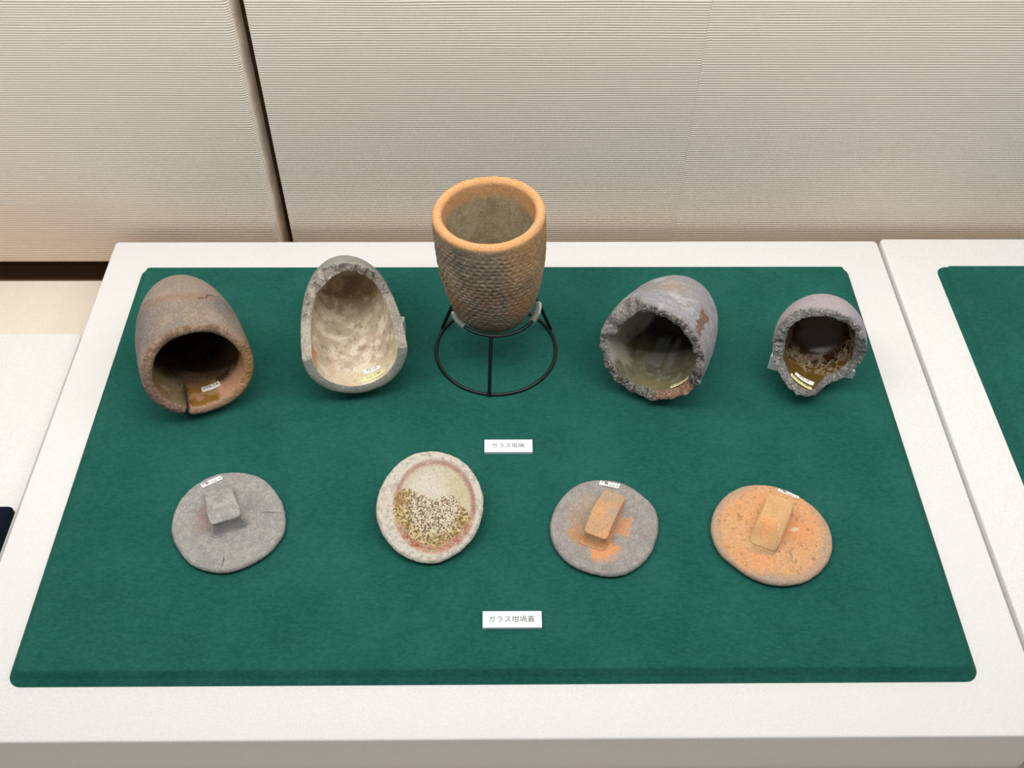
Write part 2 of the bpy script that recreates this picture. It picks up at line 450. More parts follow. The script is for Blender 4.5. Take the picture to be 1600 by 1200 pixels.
    def sticker(s, corners, mat, name, text=None, tsize=.004, lift=.0011, pen=M_pen, flip=False):
        """paper stuck to the inside wall; corners are (angle deg, z/H): LT, RT, RB, LB"""
        C = np.array(corners, float)
        def pos(u, v, lf):
            a = (C[0] * (1 - u) + C[1] * u) * (1 - v) + (C[3] * (1 - u) + C[2] * u) * v
            th = math.radians(a[0]); z = a[1] * s.H; r = float(s.inner(th, np.array(z))) - lf
            return (r * math.cos(th), r * math.sin(th), z)
        nu, nv = 20, 6; V = []
        for lf in (lift - .0008, lift):
            for j in range(nv):
                for i in range(nu):
                    u, v = i / (nu - 1), j / (nv - 1)
                    # clipped corners
                    e = .035 if (j in (0, nv - 1)) else 0
                    u = e + u * (1 - 2 * e)
                    V.append(pos(u, v, lf))
        Fc = [f for f in grid_faces(nv, nu, wrap=False, off=nu * nv)]
        Fc += [tuple(reversed(f)) for f in grid_faces(nv, nu, wrap=False)]
        per = [j for j in range(nu)] + [nu - 1 + nu * k for k in range(1, nv)] + [nu * (nv - 1) + j for j in range(nu - 2, -1, -1)] + [nu * k for k in range(nv - 2, 0, -1)]
        N = nu * nv
        for a, b in zip(per, per[1:] + per[:1]): Fc.append((a, b, b + N, a + N))
        o = mesh_obj(name, V, Fc, mat, s.obj)
        if text:
            TV, TF = text_mesh(text, 1.0, 1.0)
            p0, p1, p3 = (np.array(pos(*q, lift)) for q in ((0, .5), (1, .5), (.5, 0))); p4 = np.array(pos(.5, 1, lift))
            W = np.linalg.norm(p1 - p0); Hh = np.linalg.norm(p4 - p3)
            sz = tsize
            V = [pos(.5 + x * sz / W, .5 - y * sz / Hh, lift + .00025) for x, y, _ in TV]
            mesh_obj('handwriting', V, TF, pen, o, smooth=False)
        return o

def ang(th, c):  # signed difference in degrees
    return (np.degrees(th) - c + 180) % 360 - 180
def band(x, lo, hi, soft):
    return sst(lo - soft, lo + soft, x) * (1 - sst(hi - soft, hi + soft, x))

# --- the upright crucible on the wire stand
p3 = Pot((-.0062, .4095, .2195), math.pi, .032, .1585, .0586, 3.0, .0103, .016, lambda th: .1585 + .0006 * np.sin(2 * th + 1), upright=True)
p3.M = p3.M
def d3(P, th, t, zn, ct):
    # paddle marks: staggered short dents in slightly slanting rows
    u = th * .0586 / .0080; z = P[:, 2]
    wob = (fbm(P, .02, 2, 4) - .5)
    v = z / .0056 + .9 * np.sin(th + .6) + wob * 1.6
    row = np.floor(v); fr = v - row
    uu = u + .5 * (row % 2) + _hash(row.astype(int), row.astype(int) * 0, row.astype(int) * 0, 3) * .35 + wob * 1.2
    fu = uu - np.floor(uu)
    cell = _hash(row.astype(int), np.floor(uu).astype(int), row.astype(int) * 0, 8)
    sag = fr - .25 * np.sin(np.pi * fu)
    dent = sst(.02, .25, fu) * sst(.92, .62, fu) * np.clip(np.sin(np.pi * np.clip(fr, 0, 1) ** .6), 0, 1) ** 1.3
    amp = np.where(zn == 0, 1, 0) * band(t, .12, .93, .06) * (.45 + .55 * (fbm(P, .03, 2, 31)))
    amp = amp * (1 - .65 * band(ang(th, -35), -28, 28, 18))
    return -(dent - .4) * (.0007 + .0018 * cell) * amp
def c3(P, th, t, zn, ct):
    p = Paint(len(P), (140, 124, 104))
    n1 = fbm(P, .03, 4, 2); n2 = fbm(P, .012, 3, 6); n3 = fbm(P, .006, 3, 16)
    p.mix(sst(.45, .62, n1) * .7, (112, 103, 90)); p.mix(sst(.5, .66, n2) * .5, (163, 142, 116))
    p.mix(band(ang(th, -40), -32, 40, 14) * sst(.35, .95, t) * (.45 + .5 * n2), (186, 142, 92))
    p.mix(band(ang(th, -112), -50, 30, 25) * band(t, .22, .62, .15) * sst(.42, .6, n1) * .7, (146, 104, 72))
    p.mix(band(ang(th, -55), -14, 16, 8) * band(t, .3, .52, .08) * .75, (172, 118, 76))
    p.mix(sst(.35, .08, t) * .6, (96, 90, 80))
    p.mix(sst(.58, .75, n3) * .4, (84, 74, 64))
    z0 = zn == 0
    p.mix(z0 * sst(.965, .995, t) * .8, (206, 158, 108))
    lip = (zn == 1) * 1.0
    p.mix(lip, (220, 162, 110)); p.mix(lip * sst(.5, .66, n2) * .4, (214, 148, 96)); p.mix(lip * band(ang(th, -30), -16, 16, 8) * .45, (178, 150, 110))
    inn = (zn == 2) * 1.0
    p.mix(inn, (168, 156, 126)); p.mix(inn * sst(.42, .62, n2) * .6, (142, 128, 98)); p.mix(inn * sst(.5, .64, n3) * .4, (186, 176, 148))
    p.mix(inn * sst(.80, .90, t + .12 * (n2 - .5) - .05 * np.sin(th)), (206, 158, 110))
    return p
o3 = p3.build('crucible', c3, d3, NT_=460, NO=230, NI=70, lip_rough=.0008, seed=3, lip_round=.75, lipmat=0)
tag(o3, 'upright brown clay crucible with orange rim and dented outer wall, on the black wire stand', 'crucible')

# --- crucible lying at the far left, mouth towards the viewer
def cut1(th):
    c = .1641 + .0012 * np.sin(2 * th + .5) + .0008 * np.sin(5 * th)
    a = np.abs(ang(th, -117))
    return c - .034 * sst(2.0, .5, a) * 1.0 - .003 * sst(5, 1.5, a)
p1 = Pot((-0.3169, 0.3186, 0.0808), 0.3892, 0.182, 0.1641, 0.0581, 2.4167, .0108, .018, cut1)
def seam1(th): return np.interp(np.degrees(th) % 360, [0, 36, 64, 90, 132, 180, 360], [.50, .53, .60, .60, .41, .38, .45])
def crk1(P, th, t):
    d = np.degrees(th) % 360
    tc = np.interp(d, [34, 45, 55, 58, 66, 72], [.52, .56, .60, .645, .665, .655]) + .02 * (fbm(P, .004, 2, 8) - .5)
    return band(d, 34, 68, 2) * sst(.012, .004, np.abs(t - tc)) + band(d, 120, 135, 2) * sst(.010, .004, np.abs(t - .44 - .002 * (135 - d)))
def d1(P, th, t, zn, ct):
    return -.0016 * crk1(P, th, t) * (zn == 0) + (zn == 0) * .0007 * sst(-.02, .02, t - seam1(th))
def c1(P, th, t, zn, ct):
    p = Paint(len(P), (140, 126, 112))
    n1 = fbm(P, .035, 4, 12); n2 = fbm(P, .012, 3, 13); n3 = fbm(P, .005, 3, 14)
    p.mix(sst(.45, .6, n1) * .6, (130, 120, 112)); p.mix(sst(.52, .66, n2) * .45, (166, 147, 128))
    p.mix(band(ang(th, 40), -16, 14, 8) * band(t, .55, .85, .1) * .7, (112, 108, 110))
    p.mix(band(ang(th, 150), -25, 25, 15) * band(t, .4, .9, .1) * .5, (118, 112, 108))
    p.mix(band(ang(th, 85), -45, 50, 12) * band(t - seam1(th), -.01, .10, .02) * .55, (148, 118, 98))
    p.mix(sst(.05, -.05, t - seam1(th)) * .35, (164, 150, 136))
    p.mix(band(ang(th, -10), -40, 30, 15) * sst(.6, 1, t) * .5, (120, 104, 84))
    p.mix(crk1(P, th, t) * (zn == 0) * .9, (50, 40, 34))
    lip = (zn == 1) * 1.0
    p.mix(lip, (160, 132, 110)); p.mix(lip * band(ang(th, 200), -45, 45, 20) * .6, (126, 100, 88))
    p.mix(lip * band(ang(th, -15), -40, 35, 15) * .8, (190, 140, 92)); p.mix(lip * sst(.5, .62, n3) * .5, (98, 76, 56))
    p.mix(lip * band(ang(th, -85), -35, 40, 15) * .5, (186, 142, 108))
    inn = (zn == 2) * 1.0
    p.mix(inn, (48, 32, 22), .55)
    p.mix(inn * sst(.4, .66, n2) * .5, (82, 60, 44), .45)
    a = ang(th, -60); dep = t + .10 * (n1 - .5)
    p.mix(inn * band(a, -40, 70, 8) * sst(.81, .90, dep), (196, 146, 110), .1)
    p.mix(inn * band(ang(th, -95), -18, 20, 4) * sst(.72, .80, dep), (138, 98, 42), .75)
    p.mix(inn * band(ang(th, -60), -60, 60, 12) * band(dep, .6, .8, .08) * .7, (112, 88, 60), .3)
    p.mix(inn * band(ang(th, -150), -34, 28, 10) * sst(.62, .8, dep), (124, 108, 74), .3)
    p.mix(inn * band(ang(th, 10), -30, 30, 12) * sst(.84, .95, dep), (176, 116, 80), .1)
    p.mix(inn * band(ang(th, 170), -20, 40, 12) * sst(.86, .96, dep) * .8, (150, 104, 62), .1)
    p.mix(inn * sst(.56, .66, n2) * sst(.7, .9, dep) * .3, (210, 170, 136), .1)
    # the split in the wall
    p.mix(band(ang(th, -117), -1.2, 1.2, .5) * sst(.74, .80, t) * .8, (40, 28, 22))
    return p
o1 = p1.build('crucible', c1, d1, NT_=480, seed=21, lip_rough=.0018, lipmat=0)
tag(o1, 'brown clay crucible at the far left lying with its dark mouth towards the viewer', 'crucible')
p1.sticker([(-95.5, .811), (-69.5, .815), (-69, .87), (-95.5, .863)], M_paper, 'paper_sticker', 'E99-14', .0062)

# --- crucible with its upper side broken away
def cut2(th):
    H = .171; d = np.degrees(th) % 360; rs = np.random.RandomState(4)
    o = np.interp(d, [0, 4, 10, 20, 30, 45, 60, 75, 90, 105, 120, 135, 150, 160, 166, 169, 178, 181, 356, 360], [.90, .84, .74, .63, .53, .44, .43, .42, .395, .37, .35, .41, .59, .72, .78, .84, .93, 1, 1, .90])
    i = np.interp(d, [0, 6, 15, 30, 45, 60, 75, 90, 105, 120, 135, 150, 165, 171, 181, 356, 360], [.90, .80, .68, .50, .45, .43, .42, .42, .44, .47, .52, .64, .80, .90, 1, 1, .90])
    rag = .05 * (np.interp(d, np.arange(0, 361, 5), np.append(rs.rand(72), .5)) - .5) * ((d > 3) & (d < 178))
    return ((o + rag) * H, (i + rag * .6) * H)
p2 = Pot((-0.1519, 0.3425, 0.0836), 0.201, 0.2138, 0.171, 0.0571, 2.4919, .0108, .012, cut2)
def c2(P, th, t, zn, ct):
    p = Paint(len(P), (158, 156, 147))
    n1 = fbm(P, .03, 4, 42); n2 = fbm(P, .012, 4, 43); n3 = fbm(P, .0055, 3, 44); n4 = fbm(P * np.array([1, 1, .6]), .02, 4, 48)
    p.mix(sst(.45, .62, n1) * .6, (140, 138, 130))
    H = .171
    lip = (zn == 1) * 1.0; front = sst(.99, 1.0, ct / H)
    p.mix(lip, (142, 134, 124)); p.mix(lip * sst(.46, .6, n3) * .7, (88, 80, 74)); p.mix(lip * sst(.56, .68, n2) * .6, (196, 186, 168))
    p.mix(lip * front, (140, 142, 132)); p.mix(lip * front * sst(.48, .62, n2) * .5, (164, 160, 148))
    p.mix(lip * band(ct / H, .55, .98, .05) * band(ang(th, 10), -25, 25, 8) * .7, (178, 166, 156))
    p.mix(lip * band(ct / H, .70, .98, .05) * band(ang(th, 180), -25, 25, 8) * .6, (200, 190, 174))
    inn = (zn == 2) * 1.0
    p.mix(inn, (206, 192, 166), .05)
    p.mix(inn * sst(.50, .56, n2) * .6, (176, 162, 142)); p.mix(inn * sst(.54, .6, n4) * .5, (190, 166, 146))
    p.mix(inn * sst(.6, .66, n3) * .5, (132, 116, 98)); p.mix(inn * (1 - sst(.36, .42, n2)) * .8, (228, 220, 202))
    p.mix(inn * sst(.78, .92, t) * .55, (222, 206, 174)); p.mix(inn * band(ang(th, -140), -30, 30, 14) * sst(.6, .9, t) * .6 * sst(.4, .6, n1), (160, 148, 124))
    p.mix(inn * sst(.40, .22, t) * .55, (168, 150, 126))
    p.mix(inn * sst(.13, .09, t + .05 * (n2 - .5)) * band(ang(th, 318), -60, 50, 14) * .75, (96, 72, 56))
    p.mix(inn * sst(.16, .10, t + .10 * (n4 - .5)) * .45, (140, 120, 96))
    p.mix(inn * sst(.5, .54, n2) * sst(.30, .22, t + .1 * (n4 - .5)) * .45, (130, 108, 84))
    p.mix(inn * band(ang(th, 192), -9, 8, 4) * band(t, .80, .97, .04) * .9, (214, 146, 90))
    p.mix(inn * band(ang(th, -128), -6, 6, 4) * band(t, .7, .95, .04) * .4, (200, 150, 110))
    return p
o2 = p2.build('crucible', c2, None, NT_=420, NL=18, seed=41, lip_rough=.0040, lip_round=.25, smooth_lip=lambda th: ((np.degrees(th) % 360 > 181) & (np.degrees(th) % 360 < 356)) * 1.0)
tag(o2, 'broken grey crucible lying on its back, open along the top with cream lining', 'crucible')
p2.sticker([(-83.5, .844), (-57, .874), (-58, .911), (-84, .889)], M_paper, 'paper_sticker', 'P2-14', .0055)
y2 = p2.sticker([(-90, .925), (-54.5, .936), (-55, .973), (-90, .973)], M_yellow, 'yellow_sticker', '5c A22 SI海5', .0048)
y2['label'] = 'pale yellow paper strip with handwriting'

# --- grey crucible with a broken mouth
def cut4(th):
    H = .1369; d = np.degrees(th) % 360; rs = np.random.RandomState(9)
    a = list(range(0, 361, 15))
    o = np.interp(d, a, [1.08, 1.06, 1.05, 1.05, 1.03, 1.05, 1.05, 1.02, .91, .84, .90, .95, .98, .97, .97, 1.0, 1.0, .99, 1.0, 1.01, .98, .99, 1.01, 1.05, 1.08])
    i = np.interp(d, a, [1.04, 1.06, 1.04, 1.04, 1.04, 1.03, 1.03, 1.02, 1.00, .97, .94, .92, .92, .93, .97, 1.0, .99, .97, .96, .96, .94, .92, .94, 1.0, 1.04])
    rag = .018 * (np.interp(d, np.arange(0, 361, 5), rs.rand(73)) - .5) + .01 * np.sin(th * 17)
    return ((o + rag) * H, (i + rag * .5) * H)
def w4(th): return .0100 + .0075 * band(ang(th, 155), -30, 30, 14) + .003 * band(ang(th, -8), -14, 14, 8)
p4 = Pot((0.1686, 0.3394, 0.0836), -0.452, 0.2431, 0.1369, 0.0608, 2.072, w4, .02, cut4)
def d4(P, th, t, zn, ct):
    q = np.stack([P[:, 0], P[:, 1], P[:, 2] * 8], 1)
    return (zn == 0) * (fbm(q, .02, 3, 77) - .5) * .0012
def c4(P, th, t, zn, ct):
    p = Paint(len(P), (152, 151, 155))
    q = np.stack([P[:, 0], P[:, 1], P[:, 2] * 7], 1)
    n1 = fbm(P, .03, 4, 52); n2 = fbm(P, .012, 4, 53); n3 = fbm(P, .005, 3, 54); st = fbm(q, .02, 3, 55)
    p.mix(sst(.48, .60, st) * .6, (132, 132, 136)); p.mix(sst(.5, .64, n1) * .6, (140, 136, 134)); p.mix(sst(.6, .66, n2) * .4, (196, 196, 198))
    p.mix(band(ang(th, 95), -18, 14, 8) * band(t, .45, .75, .08) * .6, (160, 144, 124))
    rp = band(ang(th, 47) + 22 * (n2 - .5) + 20 * (t - .85), -6.5, 6.5, 1.5) * band(t + .15 * (n3 - .5), .70, 1.00, .02) * (zn == 0)
    p.mix(rp * .95, (118, 86, 72))
    p.mix(sst(.3, .1, t) * .4, (120, 112, 106))
    lip = (zn == 1) * 1.0; near = (zn == 0) * sst(.006, .001, ct - P[:, 2])
    p.mix(np.maximum(lip, near * .8), (128, 124, 120)); n5 = fbm(P, .0025, 3, 58); p.mix(lip * sst(.46, .56, n5) * .8, (66, 62, 60)); p.mix(lip * sst(.60, .68, n2) * .35, (170, 166, 160))
    p.mix(lip * band(ang(th, -48), -26, 24, 8) * .8, (172, 128, 98)); p.mix(lip * band(ang(th, 160), -45, 40, 15) * .4, (166, 162, 158))
    inn = (zn == 2) * 1.0
    p.mix(inn, (122, 120, 94), .8)
    p.mix(inn * sst(.48, .58, n2) * .5, (92, 90, 72), .8)
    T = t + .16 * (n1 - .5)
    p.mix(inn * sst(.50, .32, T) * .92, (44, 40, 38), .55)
    p.mix(inn * band(ang(th, 209) + 14 * (n2 - .5), -60, 11, 5) * sst(.20, .30, T) * .92, (186, 182, 168), .2)
    p.mix(inn * band(ang(th, 224) + 22 * (n2 - .5), -14, 12, 4) * band(T, .70, .88, .03) * .7, (178, 174, 156), .3)
    p.mix(inn * band(ang(th, 218) + 40 * (n2 - .5), -9, 8, 3) * band(T, .42, .62, .04) * .85, (48, 44, 40), .6)
    stk = fbm(np.stack([th * 60, P[:, 2] * 0, P[:, 2] * 160], 1) / 12.0, 1.0, 3, 66)
    p.mix(inn * sst(.52, .60, stk) * band(T, .34, .62, .05) * .65, (150, 148, 142), .5)
    p.mix(inn * sst(.60, .66, n3) * band(T, .5, .9, .08) * .4, (176, 174, 160), .5)
    p.mix(inn * band(ang(th, 285), -25, 25, 12) * sst(.72, .9, T) * .5, (140, 128, 84), .7)
    return p
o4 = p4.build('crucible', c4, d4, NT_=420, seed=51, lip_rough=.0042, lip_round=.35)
tag(o4, 'grey crucible with a jagged broken mouth and olive glassy lining, right of the wire stand', 'crucible')
y4 = p4.sticker([(-56.5, .900), (-29, .872), (-28, .918), (-56.5, .950)], M_yellow, 'yellow_sticker', '5c A22 SI海', .0044)
y4['label'] = 'pale yellow paper strip with handwriting'

# --- short crucible base at the far right
def cut5(th):
    H = .0616; d = np.degrees(th) % 360; rs = np.random.RandomState(12)
    o = np.interp(d, [0, 15, 30, 45, 60, 75, 90, 105, 120, 135, 150, 165, 180, 185, 190, 210, 225, 240, 255, 268, 280, 288, 300, 315, 345, 360], [.95, 1.0, 1.08, 1.0, 1.0, 1.05, 1.05, 1.03, 1.02, .97, .96, 1.0, 1.0, .92, 1.02, 1.12, 1.24, 1.37, 1.48, 1.50, 1.42, 1.18, 1.03, .96, .92, .95])
    i = np.interp(d, [0, 30, 60, 75, 90, 105, 120, 135, 150, 165, 180, 210, 225, 240, 255, 270, 280, 288, 300, 315, 330, 345, 360], [.86, .96, 1.0, 1.05, 1.07, 1.08, 1.08, 1.08, 1.08, 1.05, 1.0, .98, 1.08, 1.27, 1.40, 1.46, 1.36, 1.05, .93, .86, .80, .80, .86])
    rag = .05 * (np.interp(d, np.arange(0, 361, 6), np.append(rs.rand(60), 0.5)) - .5)
    return ((o + rag) * H, (i + rag * .5) * H)
def w5(th): return .0088 + .0045 * band(ang(th, 8), -22, 24, 14) + .0055 * band(ang(th, 185), -24, 24, 14)
p5 = Pot((0.3562, 0.3557, 0.0753), -0.302, 0.202, 0.0616, 0.0500, 2.75, w5, .012, cut5)
def c5(P, th, t, zn, ct):
    p = Paint(len(P), (166, 158, 163))
    n1 = fbm(P, .03, 4, 62); n2 = fbm(P, .010, 4, 63); n3 = fbm(P, .0045, 3, 64)
    p.mix(sst(.46, .6, n1) * .6, (158, 154, 162)); p.mix(sst(.54, .62, n3) * .5, (176, 150, 146)); p.mix(band(ang(th, 40), -20, 20, 10) * sst(.6, 1, t) * .5, (146, 142, 150))
    lip = (zn == 1) * 1.0; near = (zn == 0) * sst(.005, .001, ct - P[:, 2])
    p.mix(np.maximum(lip, near * .7), (138, 135, 132)); n5 = fbm(P, .0022, 3, 68); p.mix(lip * sst(.47, .56, n5) * .75, (76, 72, 70)); p.mix(lip * sst(.60, .66, n5) * .4, (200, 196, 190))
    inn = (zn == 2) * 1.0
    p.mix(inn, (54, 32, 18), .92)
    bot = sst(-.1, -.5, np.sin(th))
    p.mix(inn * sst(.50, .85, t) * .9, (104, 80, 30), .9)
    p.mix(inn * band(ang(th, -20), -30, 34, 12) * sst(.7, .95, t) * .7, (104, 78, 34), .9)
    q = np.stack([P[:, 0], P[:, 1], P[:, 2] * 1], 1)
    r1 = np.abs(fbm(q, .011, 4, 67) - .5)
    p.mix(inn * sst(.035, .010, r1) * band(t, .42, .95, .08) * .6, (186, 174, 150), .6)
    p.mix(inn * band(t, .42, .70, .08) * sst(.46, .56, n2) * .55, (146, 128, 104), .7)
    return p
o5 = p5.build('crucible', c5, None, NT_=360, NO=80, NI=70, seed=61, lip_rough=.0040, lip_round=.4)
tag(o5, 'smallest crucible fragment at the far right, grey outside with glossy brown glass inside', 'crucible')
y5 = p5.sticker([(-122, 1.200), (-86, 1.375), (-85, 1.450), (-123, 1.280)], M_yellow, 'yellow_sticker', '5c A22 SI海5', .0044, lift=.0014)
y5['label'] = 'pale yellow paper strip with handwriting'
p5.sticker([(-113.5, 1.075), (-82, 1.200), (-84, 1.315), (-116, 1.160)], M_paper, 'paper_sticker', 'P2-14', .0050, lift=.0014)

# ------------------------------------------------------------------ acrylic supports under the broken pieces
def wedge(pts, z0, z1, label, name='acrylic_support', group=None):
    """upright clear plate: quad footprint pts, top height per corner"""
    V = [(x, y, z0) for x, y in pts] + [(x, y, z) for (x, y), z in zip(pts, z1)]
    Fc = [(3, 2, 1, 0), (4, 5, 6, 7)] + [(i, (i + 1) % 4, 4 + (i + 1) % 4, 4 + i) for i in range(4)]
    o = mesh_obj(name, V, Fc, M_acryl, smooth=False)
    md = o.modifiers.new('bevel', 'BEVEL'); md.width = .0008; md.segments = 2
    return tag(o, label, 'support', group)

# ------------------------------------------------------------------ wire stand
st = bpy.data.objects.new('wire_stand', None); COL.objects.link(st); st.location = (0, .4095, BT)
tag(st, 'black wire ring stand with three legs holding the upright crucible', 'stand')
wr = .0019; RB, RU, HU = .0705, .0478, .0745
def ring(name, r, z, n=96):
    return tube(name, [(r * math.cos(2 * math.pi * k / n), r * math.sin(2 * math.pi * k / n), z) for k in range(n)], wr, M_black, st, closed=True)
ring('base_ring', RB, wr); ring('upper_ring', RU, HU)
for a in (-96, 26, 152):
    a = math.radians(a); p, q = Vector((RB * math.cos(a), RB * math.sin(a), .001)), Vector((RU * math.cos(a), RU * math.sin(a), HU))
    p = p * 1.03; p.z = .0022
    tube('leg', [p, q * 1.0 + (q - p).normalized() * .001], wr * 1.12, M_black, st)
for a0, a1 in ((196, 226), (-34, 2), (88, 112)):
    pth = [(RU * math.cos(math.radians(a0 + (a1 - a0) * k / 8)), RU * math.sin(math.radians(a0 + (a1 - a0) * k / 8)), HU) for k in range(9)]
    t = tube('clear_sleeve', pth, .0041, M_clear, st, n=16, wall=.0008)
    t['label'] = 'clear plastic tube sleeve'

# ------------------------------------------------------------------ lids
def outline_fn(r):
    r = np.array(r) / 1000.0; n = len(r)
    def f(th):
        x = (np.asarray(th) % (2 * np.pi)) / (2 * np.pi) * n
        return np.interp(x, np.arange(n + 1), np.append(r, r[0]))
    return f
def lid(name, loc, radii, colour, thick, dome, relief=None, tilt=0.0, seed=1, rough=.0008, mats=None, NR=120, NT_=420):
    f = outline_fn(radii); th = np.arange(NT_) * 2 * np.pi / NT_; R = f(th)
    R = (R + np.roll(R, 1) + np.roll(R, -1) + np.roll(R, 2) + np.roll(R, -2)) / 5 + (fbm(np.stack([np.cos(th), np.sin(th), th * 0], 1),   .06, 2, seed) - .5) * .0008
    rows = []; top = []
    for i in range(1, NR + 1):
        q = i / NR; z = -.0012 * (max(0, q - .96) / .04) ** 2 * np.ones(NT_)
        rows.append((R * (q if q < .96 else .96 + (q - .96) * .93), z)); top.append(1)
    ne = 10
    for i in range(1, ne + 1):
        q = i / ne; a = q * math.pi / 2
        rows.append((R * .9972 + .0016 * math.sin(math.pi * q) - .0035 * q * q, -.0012 - (thick - .0012) * q * np.ones(NT_))); top.append(0)
    nb = 12
    for i in range(nb - 1, 0, -1):
        q = i / nb; rows.append(((R - .0035) * q, -thick * np.ones(NT_))); top.append(-1)
    Rr = np.array([r for r, z in rows]); Z = np.array([z for r, z in rows]); n = len(rows)
    P = np.stack([(Rr * np.cos(th)).ravel(), (Rr * np.sin(th)).ravel(), Z.ravel()], 1)
    P = np.concatenate([P, [[0, 0, 0], [0, 0, -thick]]])
    tp = np.concatenate([np.repeat(top, NT_), [1, -1]]); rr = np.hypot(P[:, 0], P[:, 1]) / .057
    TH = np.arctan2(P[:, 1], P[:, 0])
    P0 = P.copy()
    up = (tp == 1)
    P[:, 2] += up * dome * np.clip(1 - rr ** 2, 0, 1)
    P[:, 2] += up * ((fbm(P0, .03, 2, seed + 2) - .5) * .0016 + (fbm(P0, .004, 3, seed + 3) - .5) * rough)
    ed = (tp == 0) * 1.0
    P[:, :2] *= (1 + ed * (fbm(P0, .005, 3, seed + 4) - .5) * .008)[:, None]
    if relief is not None: P[:, 2] += up * relief(P0[:, 0] * 1000, P0[:, 1] * 1000, rr, TH)
    Fc = grid_faces(n, NT_)
    Fc = [tuple(reversed(q)) for q in Fc]
    Fc += [(n * NT_, j, (j + 1) % NT_) for j in range(NT_)]
    Fc += [(n * NT_ + 1, (n - 1) * NT_ + (j + 1) % NT_, (n - 1) * NT_ + j) for j in range(NT_)]
    pt = colour(P0, P0[:, 0] * 1000, P0[:, 1] * 1000, rr, TH, tp)
    o = mesh_obj(name, P, Fc, None, None, True, pt, mats=mats or [M_clay])
    o.location = loc; o.rotation_euler = (tilt, 0, 0)
    return o
def handle(par, back, front, w_back, w_front, h, z0, colour, seed=1, pinch=.62, frontdrop=.0, rise=.1, fl=0.0, foot=0.0, fs=.2, NA=96, ridges=0.0):
    """strap lug pinched in at the sides; back and front are mm on the lid"""
    back = np.array(back) / 1000.; front = np.array(front) / 1000.
    Lh = np.linalg.norm(front - back); du = (front - back) / Lh; dv = np.array([-du[1], du[0]]); c = (back + front) / 2
    V = []; uvk = []
    ks = [(0, 0, 1.12, 1.14), (.05, .12, 1.05, 1.09), (.14, .6, 1.0, 1.05), (.3, 1, .97, 1.02), (.5, 1, .97, 1.0), (.66, .85, .98, .99), (.78, .5, .99, .99), (.86, .1, 1.0, 1.0), (.93, 0, 1.0, 1.0), (.98, 0, .985, .985)]
    def htop(u):  # u -1 back .. 1 front
        return (.30 * h + .70 * h * sst(-1.05, rise, u)) * (1 - frontdrop * sst(fs, 1.0, u))
    for k, pk, ub, uf in ks:
        for j in range(NA):
            a = 2 * math.pi * j / NA; ca, sa = math.cos(a), math.sin(a)
            e = .24
            x = math.copysign(abs(ca) ** e, ca); y = math.copysign(abs(sa) ** e, sa)
            u = x * ((uf + foot * (1 - k) ** 1.3) if x > 0 else ub)
            hw = (w_back * (1 - u) / 2 + w_front * (1 + u) / 2) / 1000 * .5
            ws = 1 - (1 - pinch) * pk * (1 - .75 * sst(.45, 1, abs(u))) + (1 - k) ** 3 * .10 + fl * (1 - sst(.0, .8, k)) * sst(.2, .9, u) * (1 if y > 0 else .15)
            if k > .97: ws *= .96
            z = k * htop(u)
            V.append((u, y * hw * ws, z)); uvk.append(k)
    nr = len(ks)
    for q in (.86, .68, .48, .28, .1):
        for j in range(NA):
            u, v, z = V[(nr - 1) * NA + j]
            V.append((u * q, v * q, htop(u * q) * (1.0 + .04 * (1 - q)))); uvk.append(1)
    nr += 5
    V = np.array(V); kk = np.array(uvk)
    P = np.stack([c[0] + V[:, 0] * Lh / 2 * du[0] + V[:, 1] * dv[0], c[1] + V[:, 0] * Lh / 2 * du[1] + V[:, 1] * dv[1], z0 + V[:, 2] - .0006], 1)
    nn = fbm(P, .005, 3, seed); nb = fbm(P, .016, 2, seed + 1)
    P[:, 2] += (kk > .1) * ((nn - .5) * .0012 + (nb - .5) * .0016)
    P[:, 0] += (nn - .5) * .0014; P[:, 1] += (nb - .5) * .0018
    if ridges:
        P[:, 1] += (kk < .8) * ridges * np.sin(P[:, 2] * 2600 + 400 * V[:, 1])
    Fc = grid_faces(nr, NA); Fc.append(tuple(range((nr - 1) * NA, nr * NA)))
    pt = colour(P, P[:, 0] * 1000, P[:, 1] * 1000, kk)
    o = mesh_obj('handle', P, Fc, None, par, True, pt, mats=[M_clay])
    md = o.modifiers.new('smooth', 'SUBSURF'); md.levels = md.render_levels = 1
    return o
def flat_sticker(par, corners, z, lines, size):
    C = np.array(corners, float) / 1000.
    def pos(u, v, zz=0): 
        p = (C[0] * (1 - u) + C[1] * u) * (1 - v) + (C[3] * (1 - u) + C[2] * u) * v
        return (p[0], p[1], z(p[0] * 1000, p[1] * 1000) + zz)
    pts = []
    rx, ry = .05, .2
    for cx, cy, a0 in ((1 - rx, 1 - ry, 0), (rx, 1 - ry, 90), (rx, ry, 180), (1 - rx, ry, 270)):
        for k in range(5):
            a = math.radians(a0 + 22.5 * k); pts.append((cx + rx * math.cos(a), cy + ry * math.sin(a)))
    n = len(pts); V = [pos(u, v, -.0004) for u, v in pts] + [pos(u, v, .0002) for u, v in pts]
    Fc = [tuple(reversed(range(n, 2 * n)))] + [(i, n + i, n + (i + 1) % n, (i + 1) % n) for i in range(n)] + [tuple(range(n))]
    o = mesh_obj('paper_sticker', V, Fc, M_paper, par, smooth=False)
    W = np.linalg.norm(C[1] - C[0]); Hh = np.linalg.norm(C[3] - C[0])
    TVs, TFs = [], []
    for txt, u0, v0, s in lines:
        TV, TF = text_mesh(txt, s); b = len(TVs)
        TVs += [pos(u0 + x / W, v0 - y / Hh, .00038) for x, y, _ in TV]; TFs += [tuple(i + b for i in f) for f in TF]
    mesh_obj('handwriting', TVs, TFs, M_ink, o, smooth=False)
    return o

